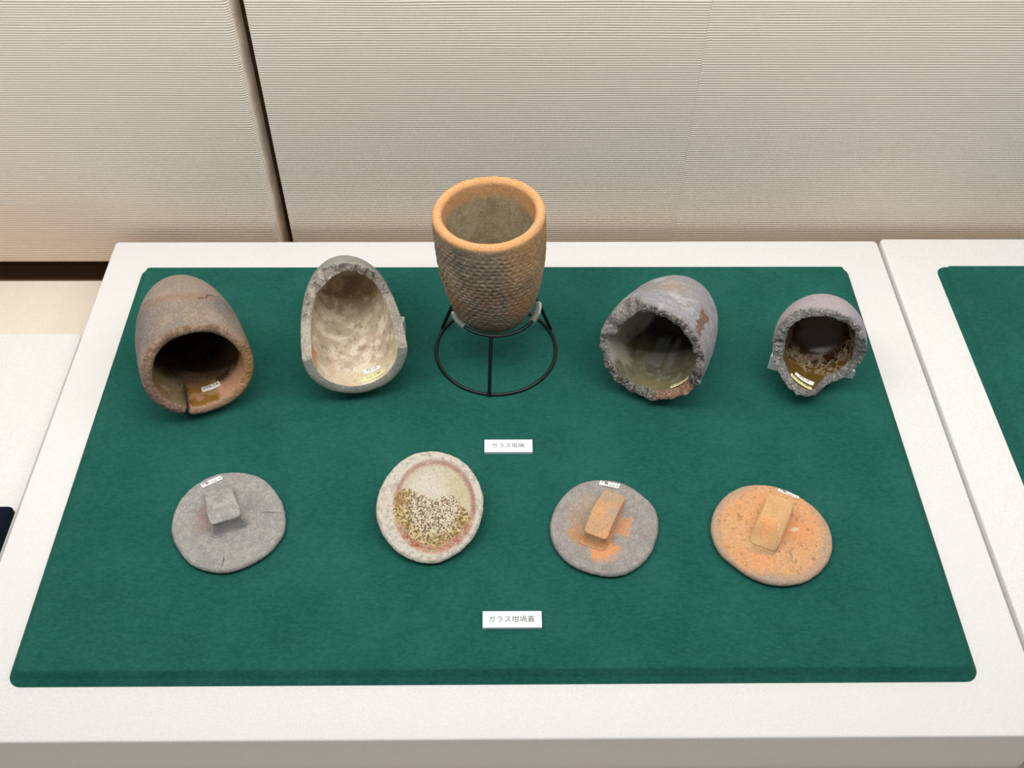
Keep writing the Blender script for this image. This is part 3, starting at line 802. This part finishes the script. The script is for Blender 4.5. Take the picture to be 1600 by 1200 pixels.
# grey lid at the front left
def cl1(P, x, y, r, th, tp):
    p = Paint(len(P), (153, 151, 147))
    n1 = fbm(P, .03, 4, 72); n2 = fbm(P, .01, 4, 73); n3 = fbm(P, .0045, 3, 74)
    p.mix(sst(.40, .66, n1) * .3, (150, 147, 144)); p.mix(sst(.52, .64, n3) * .35, (180, 176, 170)); p.mix((1 - sst(.36, .44, n3)) * .25, (134, 132, 130))
    p.mix(sst(15, 5, np.hypot(x + 25, (y + 2) * .6)) * .55, (164, 134, 122))
    p.mix(sst(16, 4, np.hypot(x - 22, y - 18)) * .35, (126, 123, 122))
    p.mix(sst(20, 4, np.hypot(x + 20, y - 30)) * .3, (150, 136, 132))
    p.mix(sst(1.0, .35, np.abs(y - 5 - .05 * x + 3 * (n2 - .5))) * band(x, 33, 58, 3) * .6, (90, 86, 84))
    p.mix(sst(.9, .3, np.abs(x - 2 + 4 * (n2 - .5))) * band(y, -56, -44, 2) * .8, (60, 56, 54))
    p.mix((tp < 1) * .5, (140, 138, 134))
    return p
R1 = [56.2, 55.1, 54.6, 54.0, 54.1, 54.9, 56.4, 57.6, 58.0, 59.0, 60.0, 60.9, 61.0, 60.9, 60.5, 59.8, 59.0, 57.9, 57.3, 57.0, 56.3, 55.6, 55.5, 56.4, 57.6, 58.2, 58.7, 59.4, 59.5, 58.8, 58.3, 58.3, 58.9, 58.8, 58.9, 58.0]
def rel1(x, y, r, th):
    z = -.0016 * sst(18, 4, np.hypot(x - 21, y - 17)) - .0012 * sst(14, 3, np.hypot(x + 24, y - 6))
    z += -.0006 * sst(1.2, .3, np.abs(y - 5 - .05 * x)) * band(x, 33, 58, 3)
    return z
TOPZ = BT + .0078
l1 = lid('crucible_cover', (-.2715, .1695, TOPZ), R1, cl1, .0078, .0018, rel1, seed=71)
tag(l1, 'grey round clay lid with a square lug handle at the front left of the board', 'lid')
def hc1(P, x, y, k):
    p = Paint(len(P), (156, 154, 151)); n3 = fbm(P, .0045, 3, 174)
    p.mix(sst(.5, .62, n3) * .5, (190, 187, 180)); p.mix((1 - sst(.38, .44, n3)) * .4, (130, 128, 126)); p.mix((k < .8) * .25, (132, 128, 126))  # last mix: shade on the handle's front and sides, put into the colour
    return p
handle(l1, (-17, 35), (4, -14), 27, 33, .0200, .0020, hc1, 81, pinch=.62, ridges=.0006, fl=.5)
flat_sticker(l1, [(-36.8, 42.6), (-18, 53.5), (-14.4, 49.3), (-33.7, 37.9)], lambda x, y: .0011, [('宇輪', .2, .36, .0034), ('P1. 225-19', .60, .64, .0036)], .003)

# underside-up lid
def cl2(P, x, y, r, th, tp):
    p = Paint(len(P), (206, 198, 184))
    n1 = fbm(P, .02, 4, 82); n2 = fbm(P, .008, 4, 83); n3 = fbm(P, .003, 2, 84); n4 = fbm(P, .0011, 2, 86)
    p.mix((1 - sst(.36, .44, n3)) * .5, (150, 142, 132)); p.mix(band(ang(th, 200), -40, 30, 15) * .3 * sst(.4, .6, n1), (196, 178, 168))
    rc = np.hypot((x - 4.5) / 41.5, y / 49.0) * 43 + 2.0 * (n1 - .5)
    inside = sst(44, 40, rc)
    p.mix(inside * .7, (190, 182, 158)); p.mix(inside * sst(26, 12, np.hypot(x, y - 16)) * .8, (208, 200, 184))
    p.mix(inside * band(ang(th, 30), -28, 30, 12) * band(rc, 20, 38, 5) * .55, (190, 180, 136))
    ringm = band(rc, 38.5, 43.5, 2.0) * (.6 + .8 * (n2 - .2))
    p.mix(ringm * band(ang(th, 60), -75, 110, 8) * .9, (170, 122, 108)); p.mix(ringm * band(ang(th, 15), -40, 30, 10) * .5, (150, 92, 82))
    yb = np.interp(x, [-40, -38, -21, -7, 5, 14, 23, 37, 40], [10, 15.8, 17, 10, 5, 8, 10, -5, -12])
    low = sst(44, 41, rc) * sst(2.5, -1.0, y - yb + 4 * (n2 - .5))
    p.mix(low * .9, (218, 204, 180))
    p.mix(low * sst(20, 33, rc) * .7, (212, 188, 122)); p.mix(low * sst(.50, .56, n4) * .7, (134, 108, 76)); p.mix(low * sst(.60, .64, n4) * .7, (66, 52, 38))
    p.mix(low * sst(22, 30, rc) * sst(.52, .58, n3) * .6, (120, 92, 20))
    red = band(rc, 36.5, 43.5, 2.0) * sst(-8, -22, y)
    p.mix(red * .7 * (.6 + .7 * n2), (176, 120, 106)); p.mix(red * band(ang(th, -45), -20, 16, 6) * sst(.4, .55, n2) * .7, (160, 80, 72)); p.mix(red * band(ang(th, -112), -18, 12, 6) * sst(.45, .55, n2) * .7, (150, 78, 44))
    p.mix(red * sst(.56, .62, n4) * .5, (214, 196, 176))
    p.mix(low * band(ang(th, 165), -16, 16, 6) * sst(28, 36, rc) * .6, (150, 108, 70))
    return p
R2_ = [53.5, 54.0, 54.4, 54.7, 55.4, 56.3, 57.1, 57.4, 57.7, 58.0, 57.8, 57.4, 56.3, 55.1, 54.1, 53.5, 53.1, 53.0, 53.2, 53.5, 53.6, 53.7, 54.2, 54.9, 55.8, 56.5, 57.3, 58.1, 58.2, 56.6, 55.8, 55.1, 54.6, 53.9, 53.2, 53.2]
def rel2(x, y, r, th):
    P = np.stack([x, y, x * 0], 1) / 1000
    rc = np.hypot((x - 4.5) / 41.5, y / 49.0) * 43
    z = -.0014 * sst(44, 39, rc) + .0009 * sst(40, 20, rc)
    yb = np.interp(x, [-40, -38, -21, -7, 5, 14, 23, 37, 40], [10, 15.8, 17, 10, 5, 8, 10, -5, -12])
    low = sst(43, 40, rc) * sst(2, -1, y - yb)
    return z + low * ((fbm(P, .0011, 2, 86) - .5) * -.0020 + .0003)
l2 = lid('crucible_cover', (-.0667, .1741, .0370), R2_, cl2, .0068, .0004, rel2, tilt=math.radians(17), seed=82, rough=.0011, NR=130, NT_=560)
tag(l2, 'cream lid lying underside up, with a reddish ring and speckled glassy crust', 'lid')
def hc2(P, x, y, k): return Paint(len(P), (170, 160, 146))
# its lug points down and props up the back of the lid
h2 = handle(l2, (0, 26), (0, -8), 26, 26, .0205, 0, hc2, 91)
h2.rotation_euler = (math.pi, 0, 0); h2.location = (0, .016, -.0062)

def cl3(P, x, y, r, th, tp):
    p = Paint(len(P), (152, 147, 142))
    n1 = fbm(P, .025, 4, 92); n2 = fbm(P, .01, 4, 93); n3 = fbm(P, .0045, 3, 94)
    p.mix(sst(.40, .66, n1) * .4, (138, 134, 132)); p.mix(sst(.52, .66, n3) * .3, (176, 170, 162)); p.mix((1 - sst(.34, .44, n3)) * .25, (126, 120, 116))
    w = 16 * (n2 - .5) + 14 * (n3 - .5)
    p.mix(sst(22, 8, np.hypot(x + 5, (y + 30) * 1.2) + w) * .95, (222, 152, 98))
    p.mix(sst(14, 4, np.hypot((x + 32) * .8, y + 10) + w) * .75, (190, 142, 86)); p.mix(sst(22, 6, np.hypot(x + 24, (y - 6) * .7) + w) * .5, (178, 144, 108))
    p.mix(sst(14, 6, np.hypot(x - 17, y + 2) + w) * .85, (208, 150, 104)); p.mix(sst(16, 6, np.hypot(x + 14, (y - 28)) + w) * .55, (170, 150, 122))
    p.mix((tp < 1) * .4, (136, 130, 124))
    return p
R3 = [54.1, 55.5, 56.7, 56.4, 55.7, 55.9, 56.5, 56.9, 57.1, 56.9, 56.9, 57.0, 56.2, 55.2, 54.2, 53.8, 53.8, 54.2, 54.8, 55.4, 55.9, 56.0, 56.2, 56.6, 55.8, 55.5, 55.7, 56.4, 56.5, 56.1, 55.1, 54.2, 53.3, 52.9, 52.5, 53.1]
def rel3(x, y, r, th): return -.0022 * sst(13, 3, np.hypot(x - 27, y - 12)) - .0008 * sst(12, 4, np.hypot(x + 22, y - 8))
l3 = lid('crucible_cover', (.1109, .1604, TOPZ), R3, cl3, .0078, .0018, rel3, seed=91)
tag(l3, 'grey round clay lid with orange patches around its slanting lug handle', 'lid')
def hc3(P, x, y, k):
    p = Paint(len(P), (206, 158, 114)); n2 = fbm(P, .01, 4, 193)
    p.mix(sst(12, 4, np.hypot(x - 10, y - 4)) * .8, (164, 160, 150)); p.mix(sst(.5, .62, n2) * .5, (180, 152, 124)); p.mix(sst(14, 26, y) * .7, (176, 158, 134)); p.mix((k < .7) * .5, (190, 132, 86))
    return p
handle(l3, (12, 35), (-12.5, -21.5), 25, 26, .0175, .0022, hc3, 92, pinch=.66, frontdrop=.22, ridges=.0003, foot=.06)
flat_sticker(l3, [(-.8, 55.0), (19.6, 49.7), (17.2, 44.2), (-3.1, 49.5)], lambda x, y: .0012, [('宇輪', .22, .3, .0042), ('P2.225-9', .60, .66, .0040)], .003)

def cl4(P, x, y, r, th, tp):
    p = Paint(len(P), (212, 158, 110))
    n1 = fbm(P, .03, 4, 102); n2 = fbm(P, .01, 4, 103); n3 = fbm(P, .0035, 3, 104)
    p.mix(sst(.40, .68, n1) * .45, (206, 166, 124)); p.mix(sst(.46, .68, n2) * .3, (222, 156, 102)); p.mix(sst(.66, .70, n3) * .5, (140, 108, 76))
    w = 14 * (n2 - .5)
    p.mix(sst(12, 30, -y * .9 - np.abs(x + 12) * .35 + 0 * w - 22) * .8, (160, 148, 136))
    p.mix(sst(.84, 1.0, r + .2 * (n1 - .5)) * .75, (168, 150, 132)); p.mix(sst(22, 8, np.hypot(x - 25, y - 2) + w) * .6, (222, 148, 102))
    p.mix(sst(3.5, 1.5, np.hypot((x - 22) * .6 - (y + 1) * .3, (y - 2))) * .8, (226, 208, 182)); p.mix(sst(16, 6, np.hypot(x + 12, y + 34) + w) * .5, (226, 156, 106))
    p.mix(sst(2.4, 1.2, np.hypot(x - 37, y - 2)) * .6, (120, 100, 80)); p.mix(sst(2.8, 1.2, np.hypot(x - 36, y + 32)) * .6, (130, 104, 80)); p.mix(sst(2.6, 1.2, np.hypot(x - 28, y - 15)) * .5, (140, 120, 90))
    p.mix((tp < 1) * .6, (170, 150, 130))
    return p
R4 = [60.0, 59.4, 58.6, 57.7, 57.0, 56.4, 56.5, 57.0, 57.7, 58.3, 59.0, 59.8, 59.5, 59.4, 59.5, 59.5, 59.7, 59.8, 59.8, 59.5, 59.0, 58.0, 56.3, 56.6, 57.1, 57.6, 58.3, 58.5, 58.8, 59.2, 59.4, 59.6, 59.8, 60.2, 60.7, 60.4]
def rel4(x, y, r, th): return -.0018 * sst(14, 3, np.hypot(x - 30, y - 12)) - .0004 * sst(12, 4, np.hypot(x + 16, y - 18))
l4 = lid('crucible_cover', (.2790, .1514, TOPZ), R4, cl4, .0085, .0026, rel4, seed=101)
l4.location.z = BT + .0085
tag(l4, 'orange clay lid with a thick rounded lug handle at the front right of the board', 'lid')
def hc4(P, x, y, k):
    p = Paint(len(P), (218, 172, 122)); n2 = fbm(P, .01, 4, 203)
    p.mix(sst(12, 4, np.hypot(x + 8, y + 4)) * .8, (232, 156, 96)); p.mix(sst(.52, .62, n2) * .5, (204, 160, 114)); p.mix(sst(-14, -24, y) * .6, (170, 134, 96))
    return p
handle(l4, (16, 37), (-13.5, -20.5), 27, 29, .0175, .0022, hc4, 102, pinch=.84, frontdrop=.78, foot=.10, fs=.30)
flat_sticker(l4, [(16.3, 52.2), (35.9, 41.9), (33.9, 38.8), (14.0, 49.3)], lambda x, y: .0014, [('宇輪', .22, .34, .0032), ('P2.225-14', .62, .64, .0034)], .003)

# ------------------------------------------------------------------ supports
wedge([(.3150, .3790), (.3260, .3740), (.3370, .3950), (.3260, .4000)], BT, (.034, .034, .034, .034), 'left frosted acrylic block under the smallest crucible fragment')
wedge([(.3960, .3655), (.4115, .3620), (.4060, .3990), (.3905, .4010)], BT, (.028, .026, .026, .026), 'right frosted acrylic block under the smallest crucible fragment')
wedge([(.2275, .3560), (.2345, .3545), (.2400, .3760), (.2330, .3775)], BT, (.036, .036, .036, .036), 'clear acrylic block under the right side of the jagged grey crucible')
wedge([(-.1150, .4120), (-.1105, .4110), (-.1070, .4360), (-.1115, .4370)], BT, (.041, .041, .041, .041), 'clear acrylic block at the right side of the crucible open along the top')

for o in bpy.data.objects:
    c = o.get('category')
    if c == 'crucible': o['group'] = 'crucibles in the back row'
    elif c == 'lid': o['group'] = 'lids in the front row'
    elif c == 'label': o['group'] = 'white label cards'
    elif c == 'support': o['group'] = 'acrylic blocks under the broken crucibles'
    elif c == 'plinth': o['group'] = 'cloth-covered plinths'
